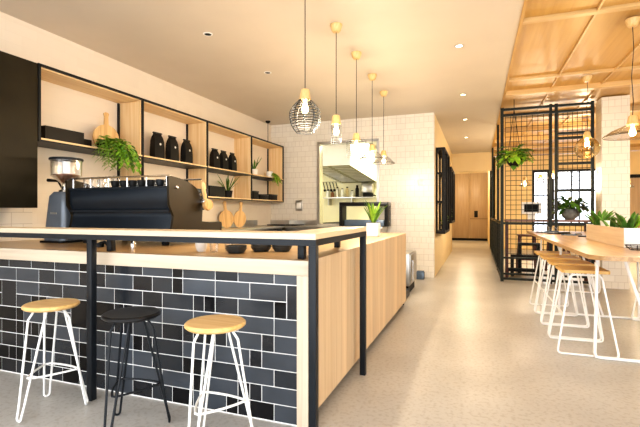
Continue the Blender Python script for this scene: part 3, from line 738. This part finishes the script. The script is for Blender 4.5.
# ------------------------------------------------------------------ pendants
def canopy(b, z): b.lathe([(0, z), (.060, z), (.062, z-.012), (.044, z-.062), (.034, z-.074), (0, z-.076)], n=24)
def pendant(label, x, y, zcap, kind, canopy_z=CZ, sway=None, r=.12, power=14, group='glowing pendant lamps over the bar', cr=.0035):
    t = thing('pendant_lamp', label, 'pendant lamp', (x, y, canopy_z), 0, group); H = canopy_z
    zc = zcap-H     # top of wooden cap, local
    b = MB(); canopy(b, -.0005); b.build('ceiling_cup', M['capwood'], t)
    b = MB()
    if sway: b.tube([(0, 0, -.07), (sway*.6, .01, zc*.3), (-sway*.4, 0, zc*.6), (sway*.3, 0, zc*.85), (0, 0, zc+.005)], cr, 6)
    else: b.tube([(0, 0, -.07), (0, 0, zc+.005)], cr, 6)
    b.build('cord', M['steel_blk'], t)
    b = MB(); b.lathe([(0, zc), (.030, zc), (.036, zc-.008), (.044, zc-.06), (.050, zc-.085), (0, zc-.085)], n=24); cap = b.build('wooden_cap', M['capwood'], t)
    zb = zc-.085
    b = MB(); b.lathe([(0, zb), (.014, zb), (.013, zb-.02), (.018, zb-.035), (.028, zb-.065), (.028, zb-.085), (.016, zb-.105), (0, zb-.11)], n=20); b.build('bulb', M['bulb'], cap)
    b = MB()
    if kind == 'ball':
        hgt = .265; ws = .0030
        def rad(q): return .045+(r-.045)*math.sin(min(1, q*2.1)*PI/2) if q < .48 else r*math.sqrt(max(0, 1-((q-.48)/.62)**2))
        nr = 13
        for i in range(nr+1):
            q = i/nr; rr = rad(q); z = zb-hgt*q
            if i != nr-1: b.tube([(rr*math.cos(2*PI*k/28), rr*math.sin(2*PI*k/28), z) for k in range(28)], ws, 5, closed=True)
        for k in range(10):
            a = 2*PI*k/10; b.tube([(rad(i/14)*math.cos(a), rad(i/14)*math.sin(a), zb-hgt*i/14) for i in range(15)], ws, 5)
        b.build('wire_cage', M['steel_blk'], t)
    elif kind == 'tube':
        hgt = .185
        for i in range(9):
            z = zb-hgt*i/8; b.tube([(r*math.cos(2*PI*k/20), r*math.sin(2*PI*k/20), z) for k in range(20)], .0016, 4, closed=True)
        for k in range(10):
            a = 2*PI*k/10; b.tube([(.046*math.cos(a), .046*math.sin(a), zb+.005), (r*math.cos(a), r*math.sin(a), zb-.01), (r*math.cos(a), r*math.sin(a), zb-hgt)], .0016, 4)
        b.build('wire_cage', M['steel_blk'], t)
    elif kind == 'cone':
        b.lathe([(.046, zb+.004), (.07, zb-.01), (r*.75, zb-.06), (r, zb-.11), (r-.004, zb-.11), (r*.75-.004, zb-.064), (.06, zb-.014)], n=40)
        b.build('glass_shade', M['glass'], t)
        b = MB(); b.tube([(r*math.cos(2*PI*k/40), r*math.sin(2*PI*k/40), zb-.11) for k in range(40)], .003, 5, closed=True)
        b.tube([(r*.97*math.cos(2*PI*k/40), r*.97*math.sin(2*PI*k/40), zb-.098) for k in range(40)], .0018, 5, closed=True); b.build('rim', M['panel_brn'], t)
    elif kind == 'globe':
        pf = [(.046, zb+.004)]+[(r*math.sin(a), zb-r*.93+r*math.cos(a)) for a in [.42+.16*k for k in range(14)]]
        b.lathe(pf+[(p_[0]-.004, p_[1]+.001) for p_ in pf[::-1]], n=36)
        b.build('glass_shade', M['amber'], t)
    lamp('POINT', 'pendant_light', (x, y, H+zb-.16), power, (1, .80, .56), .04)
    return t
pendant('large round black wire cage pendant, nearest over the bar', -1.31, 3.20, 2.205, 'ball', r=.128)
pendant('slim cylindrical wire cage pendant, second in the row over the bar', -1.30, 3.98, 2.16, 'tube', r=.050)
pendant('wide mesh drum pendant in front of the kitchen opening', -1.31, 4.76, 2.12, 'tube', r=.115)
pendant('clear cone shaded pendant, fourth in the row over the bar', -1.32, 5.59, 2.115, 'cone', r=.17)
pendant('clear cone shaded pendant, furthest of the row over the bar', -1.34, 6.43, 2.15, 'cone', r=.17)
GR = 'glass pendant lamps over the communal table'
pendant('wide shallow glass pendant over the near part of the communal table', 1.385, 4.84, 2.13, 'cone', CZ-.0, .02, .24, 14, GR)
pendant('amber glass globe pendant in front of the mesh screen', 1.39, 6.66, 2.30, 'globe', CZ-.0, .02, .15, 12, GR)
for i, (x, y, z, lab) in enumerate(((1.0, 10.6, 2.0, 'small pendant beyond the mesh screen, left of three'), (1.35, 10.9, 2.08, 'small pendant beyond the mesh screen, middle of three'), (1.62, 11.0, 2.18, 'small pendant beyond the mesh screen, right of three'), (2.55, 10.8, 2.1, 'small pendant beyond the mesh screen before the wide window'), (3.35, 12.0, 2.0, 'small pendant far behind the tiled column'), (2.0, 9.7, 2.82, 'small pendant high beside the tiled column'))):
    pendant(lab, x, y, z, 'cone', CZ, None, .12, 16, 'pendant lamps in the far dining room', .003)

# downlights
for i, (x, y, lit, lab) in enumerate(((-2.61, 3.73, 0, 'dark recessed downlight above the espresso machine'), (-2.59, 5.03, 0, 'dark recessed downlight above the shelf end of the bar'), (-.19, 4.95, 1, 'recessed downlight in the walkway, nearest the camera'),
        (-.21, 7.02, 1, 'second recessed downlight along the walkway'), (-.23, 8.91, 1, 'recessed downlight at the corridor mouth'), (-.26, 11.05, 1, 'recessed downlight deepest in the corridor'))):
    t = thing('downlight', lab, 'downlight', (x, y, CZ))
    b = MB(); b.lathe([(.05, 0), (.05, -.003), (.036, -.006), (.034, 0)], n=24); b.build('trim_ring', M['stainless'] if lit else M['white'], t)
    b = MB(); b.lathe([(0, -.0015), (.035, -.0015), (.035, -.004), (0, -.003)], n=20); b.build('lens', M['led'] if lit else M['matblk'], t)
    lamp('SPOT', 'downlight_or_fill', (x, y, CZ-.02), 26 if lit else 60, (1, .86, .66), .03, spot_size=2.0, spot_blend=.8)  # dark fittings get a beam too, added to brighten the bar
# sensor cord at corner
t = thing('ceiling_cable', 'short black cable dropping from the ceiling onto the shelf end', 'cable', (-3.96, 7.7, CZ))
b = MB(); b.lathe([(0, 0), (.05, 0), (.05, -.02), (.03, -.04), (0, -.05)], n=20); b.build('ceiling_rose', M['matblk'], t)
b = MB(); b.tube([(0, 0, -.04), (0, 0, Z2+.001-CZ)], .006, 6); b.build('cord', M['matblk'], t)

# ------------------------------------------------------------------ kitchen seen through the opening
hd = thing('range_hood', 'large pale steel range hood over the kitchen stove', 'range hood', (-3.75, 9.1, 2.05))
L_ = 2.95; hw = 1.10
b = MB()
for x0 in (0, hw-.02): b.prism([(0, .21), (L_, 0), (L_, .95), (0, .95)], 'x', x0, x0+.02)
b.box(.02, hw-.02, 0, .02, .212, .95)
b.build('canopy', M['white'], hd)
b = MB(); mi_ = .165
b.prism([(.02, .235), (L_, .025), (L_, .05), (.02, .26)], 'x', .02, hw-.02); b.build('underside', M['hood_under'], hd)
b = MB()
for k in range(11):
    y0 = .25+k*.23; z0 = .235-(y0/L_)*.21-.006
    b.obox((.30, y0, z0), (.20, 0, .0), (0, .05, -.004), (0, 0, .006)); b.obox((.80, y0, z0), (.20, 0, .0), (0, .05, -.004), (0, 0, .006))
b.build('baffle_filters', M['stainless'], hd)
ks = thing('kitchen_shelf', 'steel wall shelf with bottles inside the kitchen', 'shelf', (-4.1, 11.75, 1.62))
b = MB(); b.box(-.2, 1.42, 0, .33, 0, .03); b.build('board', M['stainless'], ks)
for x in (0., .7):
    b = MB(); b.prism([(.02, -.2), (.33, -.2), (.33, 0.0), (.02, 0.)], 'x', x, x+.02); b.build('bracket', M['stainless'], ks)
cols = [M['ceramic'], M['beans'], M['stainless'], M['ceramic'], M['amber'], M['ceramic'], M['matblk']]
labs = ['white jar at the left end of the kitchen shelf', 'brown jar beside the leftmost kitchen jar', 'steel canister on the kitchen shelf', 'white jar in the middle of the kitchen shelf', 'amber jar on the kitchen shelf', 'white jar beside the black bottle', 'black bottle at the right end of the kitchen shelf']
for i in range(7):
    h = (.22, .18, .3, .26, .3, .2, .34)[i]
    t = thing('jar', labs[i], 'jar', (-4.15+i*.15, 11.9, 1.651))
    b = MB(); b.lathe([(0, 0), (.05, 0), (.052, h*.7), (.03, h*.82), (.03, h*.9), (0, h*.9)], n=16); b.build('body', cols[i], t)
    b = MB(); b.lathe([(0, h*.901), (.032, h*.901), (.032, h), (0, h)], n=14); b.build('lid', M['matblk'], t)
# utensils on the kitchen wall
t = thing('utensil_rail', 'rail of dark hanging utensils on the kitchen wall', 'utensil rail', (-4.4, 12.09, 2.12))
b = MB(); b.tube([(0, -.03, 0), (.9, -.03, 0)], .01); b.build('rail', M['stainless'], t)
for i in range(5):
    b = MB(); x = .05+i*.1; b.tube([(x, -.03, -.01), (x+.05, -.03, -.20)], .012, 6); b.lathe([(0, 0), (.03, .01), (.04, .03), (.03, .04), (0, .04)], (x+.055, -.03, -.25), 12, axis=(.3, -1, 0)); b.build('utensil', M['matblk'], t)
# stove
st = thing('stove', 'black and steel cooking range inside the kitchen', 'stove', (-3.7, 9.7, 0))
b = MB(); b.box(0, .75, 0, 1.6, .1, .92, .01); b.build('body', M['stainless'], st)
b = MB(); b.box(0, .75, 0, 1.6, .921, .95, .004); b.build('hob', M['matblk'], st)
b = MB(); b.box(.752, .77, .1, 1.5, .25, .8, .005); b.build('oven_door', M['matblk'], st)
b = MB(); b.box(.05, .7, .05, 1.55, 0, .099); b.build('plinth', M['matblk'], st)
b = MB(); b.box(-3.2, -1.2, 11.45, 12.08, .0, .95, .004); o = b.build('kitchen_bench', M['stainless']); tag(o, 'steel work bench at the back of the kitchen', 'bench')
t = thing('stand_mixer', 'grey and black mixer mounted on the kitchen wall', 'mixer', (-3.12, 12.07, 1.651))
b = MB(); b.box(0, .34, -.22, 0, .12, .40, .03); b.build('housing', M['stainless'], t)
b = MB(); b.box(.04, .3, -.2, 0, 0, .118, .02); b.tube([(.3, -.1, .06), (.36, -.1, .05), (.40, -.1, .03)], .02); b.build('arm', M['matblk'], t)
t = thing('saucepan', 'steel saucepan on the kitchen bench', 'saucepan', (-2.75, 11.75, .951))
b = MB(); b.lathe([(0, 0), (.12, 0), (.12, .14), (.113, .14), (.113, .01), (0, .01)], n=24); b.build('pan', M['stainless'], t)
b = MB(); b.tube([(.12, 0, .12), (.3, 0, .16)], .012); b.build('handle', M['matblk'], t)
lamp('AREA', 'kitchen_ceiling_light', (-2.2, 10.3, CZ-.03), 55, (1, .95, .72), (.3, 1.6))
lamp('AREA', 'kitchen_wall_light', (-4.4, 9.4, CZ-.05), 22, (1, .95, .72), (.3, .3))

# ------------------------------------------------------------------ mesh screen
CY = 8.15; CX0, CX1 = .38, 1.80
cg = thing('mesh_screen', 'floor to ceiling black steel screen filled with wire grid', 'screen', (CX0, CY, 0))
def GB(b, x0, x1, z0, z1, y0=-.025, y1=.025): b.box(x0-CX0, x1-CX0, y0, y1, z0, z1)
for x0, x1 in ((CX0, CX0+.05), (1.145, 1.185), (1.225, 1.27), (CX1-.045, CX1)):
    b = MB(); GB(b, x0, x1, 0, CZ-.004); b.build('upright', M['steel_grn'], cg)
for x0, x1, z0, z1 in ((CX0+.05, CX1-.045, 2.99, 3.03), (CX0+.05, CX1-.045, 2.89, 2.93), (CX0+.05, CX1-.045, .03, .07), (CX0+.05, CX1-.045, .12, .15), (CX0+.05, CX1-.045, 1.0, 1.04), (CX0+.05, 1.145, .40, .43)) + tuple((1.27, CX1-.045, z-.02, z+.02) for z in (2.54, 2.46, 2.03, 1.575)):
    b = MB(); GB(b, x0, x1, z0, z1, -.023, .023); b.build('cross_rail', M['steel_grn'], cg)
b = MB()
def grid(b, x0, x1, z0, z1, sx, sz, r=.0042):
    x = x0
    while x < x1: b.box(x-r-CX0, x+r-CX0, -.004, .002, z0, z1); x += sx
    z = z0
    while z < z1: b.box(x0-CX0, x1-CX0, .002, .008, z-r, z+r); z += sz
grid(b, .46, 1.145, .15, 2.89, .085, .085); b.build('wire_grid', M['steel_grn'], cg)
b = MB(); grid(b, 1.28, 1.755, 1.60, 2.89, .07, .07); grid(b, 1.28, 1.755, .15, 1.0, .085, .085); b.build('wire_grid', M['steel_grn'], cg)
# side return along corridor
cs = thing('corridor_balustrade', 'black mesh balustrade with tall posts running along the corridor', 'screen', (CX0, CY+.03, 0))
for y in (1.45, 4.8, 7.0):
    b = MB(); b.box(0, .045, y, y+.045, 0, CZ-.004); b.build('post', M['steel_grn'], cs)
b = MB(); b.box(.002, .043, 0, 7.0, 1.0, 1.05); b.box(.002, .043, 0, 7.0, .03, .08); b.build('rail', M['steel_grn'], cs)
b = MB(); y = .06
while y < 7: b.box(.015, .021, y, y+.008, .08, 1.0); y += .055
z = .12
while z < 1.0: b.box(.021, .027, 0, 7, z, z+.008); z += .055
b.build('mesh', M['steel_grn'], cs)
cu = thing('window_counter', 'dark timber counter behind the mesh screen', 'counter', (.46, CY+.04, 0))
b = MB(); b.box(0, 1.36, 0, .42, 1.045, 1.082, .003); b.build('counter_top', wood('walnut counter', (.20, .09, .06), (.30, .15, .10), 'x', .3), cu)
for x in (.02, 1.28):
    b = MB(); b.box(x, x+.05, .33, .38, 0, 1.044); b.build('leg', M['redbrown'], cu)
# tablet terminal
t = thing('till_terminal', 'white point of sale terminal with a dark screen on the counter behind the mesh', 'till', (.90, CY+.25, 1.083), -.15)
b = MB(); b.prism([(-.07, 0), (.07, 0), (.05, .02), (.03, .15), (-.03, .15), (-.05, .02)], 'x', -.06, .06); b.build('stand', M['white'], t)
b = MB(); b.box(-.16, .16, -.05, -.032, .10, .31, .008); scs = b.build('screen_case', M['white'], t)
b = MB(); b.box(-.115, .115, -.054, -.0505, .135, .275); b.build('screen', M['screen'], scs)
# potted plant on counter
def pot_bowl(t):
    b = MB(); b.lathe([(0, 0), (.07, 0), (.12, .05), (.135, .12), (.11, .19), (.10, .19), (.11, .14), (0, .13)], n=28); b.build('pot', M['greypot'], t)
def bushy(name, label, loc, n, R, mats, potf, seed, zc, squash=1., lw=.05, down=0., rootf=None):
    rg = random.Random(seed); random.seed(seed)
    t = thing(name, label, 'plant', loc); potf(t)
    b = MB()
    for i in range(n):
        a = rg.uniform(0, 2*PI); e = rg.uniform(-.5, 1.)
        rr = R*rg.uniform(.45, 1.)
        tip = Vector((math.cos(a)*rr*math.cos(e*.9), math.sin(a)*rr*math.cos(e*.9), zc+rr*math.sin(e)*squash-down*rr*rg.random()))
        if i % 3 == 0: b.tube([(0, 0, zc*.8), tip*.55+Vector((0, 0, .02+zc*.25)), tip], .003, 4)
        b.leaf(tip, Vector((math.cos(a), math.sin(a), rg.uniform(-.8, .7))), lw*2*rg.uniform(.8, 1.2), lw, .8, 4, mi=rg.choice(range(len(mats))), shape='oval')
    b.build('leaves', mats, t); return t
bushy('potted_plant', 'leafy dark green plant in a round grey pot on the counter behind the mesh', (1.50, CY+.27, 1.083), 110, .20, [M['leaf'], M['leaf_md'], M['leaf']], pot_bowl, 21, .24, .9, .08)
# hanging planter
def pot_hang(t):
    b = MB(); b.lathe([(0, -.16), (.05, -.16), (.10, -.11), (.125, -.03), (.12, .01), (.11, .01), (.11, -.02), (0, -.02)], n=24); b.build('pot', M['matblk'], t)
    b = MB()
    for k in range(3):
        a = 2*PI*k/3+.4; b.tube([(.12*math.cos(a), .12*math.sin(a), 0), (.035*math.cos(a), .035*math.sin(a), .55), (0, 0, .78)], .005, 5)
    b.tube([(0, 0, .77), (0, 0, .83), (.0, .0, .948)], .005, 5)
    b.build('hanging_cords', M['matblk'], t)
bushy('hanging_planter', 'bright green plant in a black hanging pot on cords before the mesh screen', (.565, CY-.46, 2.12), 110, .18, [M['leaf_yel'], M['leaf_lt'], M['leaf_md']], pot_hang, 33, .05, .8, .085, .9)
# black stepped stand behind mesh
t = thing('stepped_stand', 'black stepped metal stand on the floor behind the mesh screen', 'stand', (.5, CY+.56, 0))
for k, (x0, w_, h) in enumerate(((0, .62, .16), (.10, .52, .40), (.24, .38, .62))):
    b = MB(); y0 = k*.18
    b.box(x0, x0+w_, y0, y0+.16, h-.05, h); b.box(x0, x0+.05, y0, y0+.16, 0, h-.05); b.box(x0+w_-.05, x0+w_, y0, y0+.16, 0, h-.05)
    b.build('step', M['matblk'], t)
# dark red stools beyond
def red_stool():
    t = thing('tall_stool', 'dark red timber stool behind the mesh screen, first from the corridor', 'stool', (.95, 9.7, 0), 0, 'dark red stools behind the mesh screen')
    b = MB(); b.box(-.17, .17, -.17, .17, .72, .755, .01); b.build('seat', M['redbrown'], t)
    for sx in (-1, 1):
        for sy in (-1, 1):
            b = MB(); b.obox((sx*.155, sy*.155, .36), (.018, 0, 0), (0, .018, 0), (-sx*.02, -sy*.02, .36)); b.build('leg', M['redbrown'], t)
    b = MB()
    for s_ in (-1, 1): b.box(-.15, .15, s_*.16-.01, s_*.16+.01, .24, .27); b.box(s_*.16-.01, s_*.16+.01, -.15, .15, .29, .32)
    b.build('stretcher', M['redbrown'], t); return t
rs = red_stool()
dup(rs, (1.52, 9.75, 0), .1, 'dark red timber stool behind the mesh screen, next to the first one')
dup(rs, (2.1, 9.8, 0), -.1, 'dark red timber stool behind the mesh screen, closest to the tiled column')

# ------------------------------------------------------------------ corridor display frames
def display(label, y0, y1, z0, z1, shelves, loc_lab=None):
    t = thing('display_frame', label, 'display shelf', (-.749, y0, z0)); D = .17; L = y1-y0; H = z1-z0
    b = MB(); 
    for y in (0, L/2, L-.04): b.box(D-.05, D, y, y+.04, 0, H); b.box(0, .035, y, y+.04, 0, H); b.box(.035, D-.05, y, y+.04, H-.04, H)
    b.box(0, D, .04, L/2, H-.05, H); b.box(0, D, L/2+.04, L-.04, H-.05, H); b.box(0, D, 0, L, -.05, 0.0); b.build('box_frame', M['matblk'], t)
    for z in shelves:
        b = MB(); b.box(.03, D-.055, .041, L-.041, z, z+.03); b.build('shelf', M['matblk'], t)
    return t
display('tall black box frame mounted at the corridor mouth', 8.42, 9.9, .85, 2.45, (.55, 1.1))
display('second black box frame deeper in the corridor', 10.6, 12.3, 1.0, 2.3, (.45,))
def pot_small(t):
    b = MB(); b.lathe([(0, 0), (.05, 0), (.065, .1), (.055, .1), (0, .09)], n=18); b.build('pot', M['matblk'], t)
bushy('potted_plant', 'small green plant standing in the deeper corridor frame', (-.672, 10.95, 1.002), 30, .075, [M['leaf_md'], M['leaf_lt']], pot_small, 9, .2, 2.2, .03)
bushy('potted_plant', 'small green plant standing in the near corridor frame', (-.672, 9.5, .852), 28, .07, [M['leaf_md'], M['leaf_lt']], pot_small, 12, .18, 2.2, .03)

# ------------------------------------------------------------------ communal table
TX0, TX1, TY0, TY1, TZ = .76, 1.86, 3.50, 7.95, .90
tb = thing('communal_table', 'long oak communal table on white bent tube legs', 'table', ((TX0+TX1)/2, (TY0+TY1)/2, 0))
hx, hy = (TX1-TX0)/2, (TY1-TY0)/2
b = MB(); b.prism(rrect(hx, hy, .16, 8), 'z', TZ-.032, TZ); b.build('tabletop', M['tablewood'], tb)
for y in (4.1, 5.75, 7.4):
    yl = y-(TY0+TY1)/2; b = MB()
    z = TZ-.045
    pts = [(-.38, yl, z), (-.40, yl, .05), (-.39, yl, .016), (-.36, yl, .013), (.36, yl, .013), (.39, yl, .016), (.40, yl, .05), (.38, yl, z)]
    b.tube(pts, .013, 10); b.tube([(-.38, yl, z), (.38, yl, z)], .013, 10)
    b.tube([(-.2, yl, z), (.05, yl, .013)], .012, 8)
    b.build('leg', M['white'], tb)
def tube_stool(label, x, y):
    t = thing('counter_stool', label, 'stool', (x, y, 0), 0, 'timber seated stools with white tube frames at the communal table')
    b = MB(); b.prism(rrect(.18, .19, .03, 4), 'z', .69, .715); b.build('seat', M['seatwood2'], t)
    for s_ in (-1, 1):
        b = MB(); y_ = s_*.235; yt = s_*.17
        # trapezoid loop: narrow at the top, wide at the floor
        raw = [(-.115, yt, .675), (.115, yt, .675), (.225, y_, .012), (-.225, y_, .012)]
        pts = []
        for k in range(4):
            P0, P1, P2 = Vector(raw[k-1]), Vector(raw[k]), Vector(raw[(k+1) % 4])
            a = P1+(P0-P1).normalized()*.035; c_ = P1+(P2-P1).normalized()*.035
            for q in (0, .33, .67, 1): pts.append(a.lerp(P1, q).lerp(P1.lerp(c_, q), q))
        b.tube(pts, .0085, 8, closed=True); b.build('leg_frame', M['white'], t)
    for q in ([(-.10, -.17, .677), (-.10, .17, .677)], [(.10, -.17, .677), (.10, .17, .677)], [(-.168, -.205, .33), (-.168, .205, .33)]):
        b = MB(); b.tube(q, .0078, 8); b.build('stretcher', M['white'], t)
    return t
s0 = tube_stool('timber stool with white tube frame, nearest on the corridor side of the table', .865, 4.36)
for y, w_ in ((4.89, 'second'), (5.42, 'third'), (5.96, 'fourth and furthest')):
    dup(s0, (.865, y, 0), 0, 'timber stool with white tube frame, %s on the corridor side of the table' % w_)
dup(s0, (1.84, 5.45, 0), 0, 'timber stool with white tube frame across the table, partly cut by the picture edge')
# planter box on the table
pl = thing('table_planter', 'pale ply planter trough with white ends on the communal table', 'planter', (1.20, 4.42, TZ+.0005))
b = MB(); b.box(0, .012, 0, 1.36, 0, .17); b.box(.168, .18, 0, 1.36, 0, .17); b.box(.012, .168, .0, 1.36, 0, .012); b.build('trough', M['planterwood'], pl)
for y0 in (-.012, 1.36):
    b = MB(); b.box(0, .18, y0, y0+.012, 0, .172, .001); b.build('end_panel', M['white_pot'], pl)
b = MB(); b.box(.013, .167, .001, 1.359, .012, .14); b.build('soil', M['soil'], pl)
def no_pot(t): pass
for i, (y, n, L, lab, ms) in enumerate(((4.62, 16, .22, 'broad leafed green plant at the near end of the table planter', ['leaf_md', 'leaf_lt', 'leaf']), (5.12, 7, .16, 'small sparse plant in the middle of the table planter', ['leaf', 'leaf_md']), (5.60, 18, .24, 'dense upright plant at the far end of the table planter', ['leaf', 'leaf_md', 'leaf_md']))):
    spiky('planter_plant', lab, (1.29, y, TZ+.1415), n, L, .07, [M[m] for m in ms], no_pot, 40+i, .9, .5, .0, 'plant', .04)
b = MB(); b.lathe([(0, 0), (.05, 0), (.06, .08), (.052, .08), (.045, .01), (0, .01)], n=20); o = b.build('small_pot', M['white_pot'], loc=(1.29, 5.32, TZ+.1415)); tag(o, 'small white pot set into the table planter', 'pot')
# wire bowl near the planter
b = MB()
for k, (r, z) in enumerate(((.05, .004), (.075, .02), (.085, .04))): b.tube([(r*math.cos(2*PI*i/28), r*math.sin(2*PI*i/28), z) for i in range(28)], .003, 5, closed=True)
for k in range(10):
    a = 2*PI*k/10; b.tube([(.05*math.cos(a), .05*math.sin(a), .004), (.085*math.cos(a), .085*math.sin(a), .04)], .002, 4)
o = b.build('wire_bowl', M['steel_blk'], loc=(1.22, 4.15, TZ+.001)); tag(o, 'small dark wire bowl on the table in front of the planter', 'bowl')
# menus and cutlery at the far end
for i in range(4):
    b = MB(); b.box(-.13, .13, -.09, .09, 0, .012, .002); b.box(-.125, .125, -.085, -.07, .012, .03, .002)
    o = b.build('menu_book', M['gloss_blk'] if i % 2 else M['bluegl'], loc=(1.0+.10*i, 7.3-.34*i, TZ+.001)); o.rotation_euler = (0, 0, .5+.3*i)
    tag(o, ('dark menu lying furthest from the planter on the table', 'dark menu lying second from the table far end', 'dark menu lying third from the table far end', 'dark menu lying closest to the planter on the table')[i], 'menu')
for i in range(5):
    b = MB(); b.lathe([(0, 0), (.028, 0), (.033, .085), (.03, .085), (.025, .006), (0, .006)], n=16)
    o = b.build('water_glass', M['glass'], loc=(.86+.07*i, 7.62-.03*i, TZ+.001)); tag(o, 'clear water glass in the row at the far table end', 'glass', 'water glasses at the far table end')

# ------------------------------------------------------------------ light
w = bpy.data.worlds.new('daylight'); scn.world = w; w.use_nodes = True
nt = w.node_tree; bg = nt.nodes['Background']; bg.inputs[0].default_value = (.93, .96, 1., 1); bg.inputs[1].default_value = 2.35
lamp('AREA', 'dining_far_fill', (3.6, 10.8, CZ-.09), 75, (1, .80, .5), (1.2, 1.2))  # added broad fill out of view, warms the far dining room
lamp('AREA', 'dining_front_fill', (4.6, 3.4, CZ-.09), 40, (1, .84, .58), (1.2, 1.2))  # added fill beyond the frame for the front dining side
lamp('POINT', 'lobby_light', (-.4, 17., 2.6), 50, (1, .84, .58), .08)
scn.view_settings.view_transform = 'Standard'; scn.view_settings.look = 'Medium High Contrast'
scn.view_settings.exposure = .84; scn.view_settings.gamma = 1
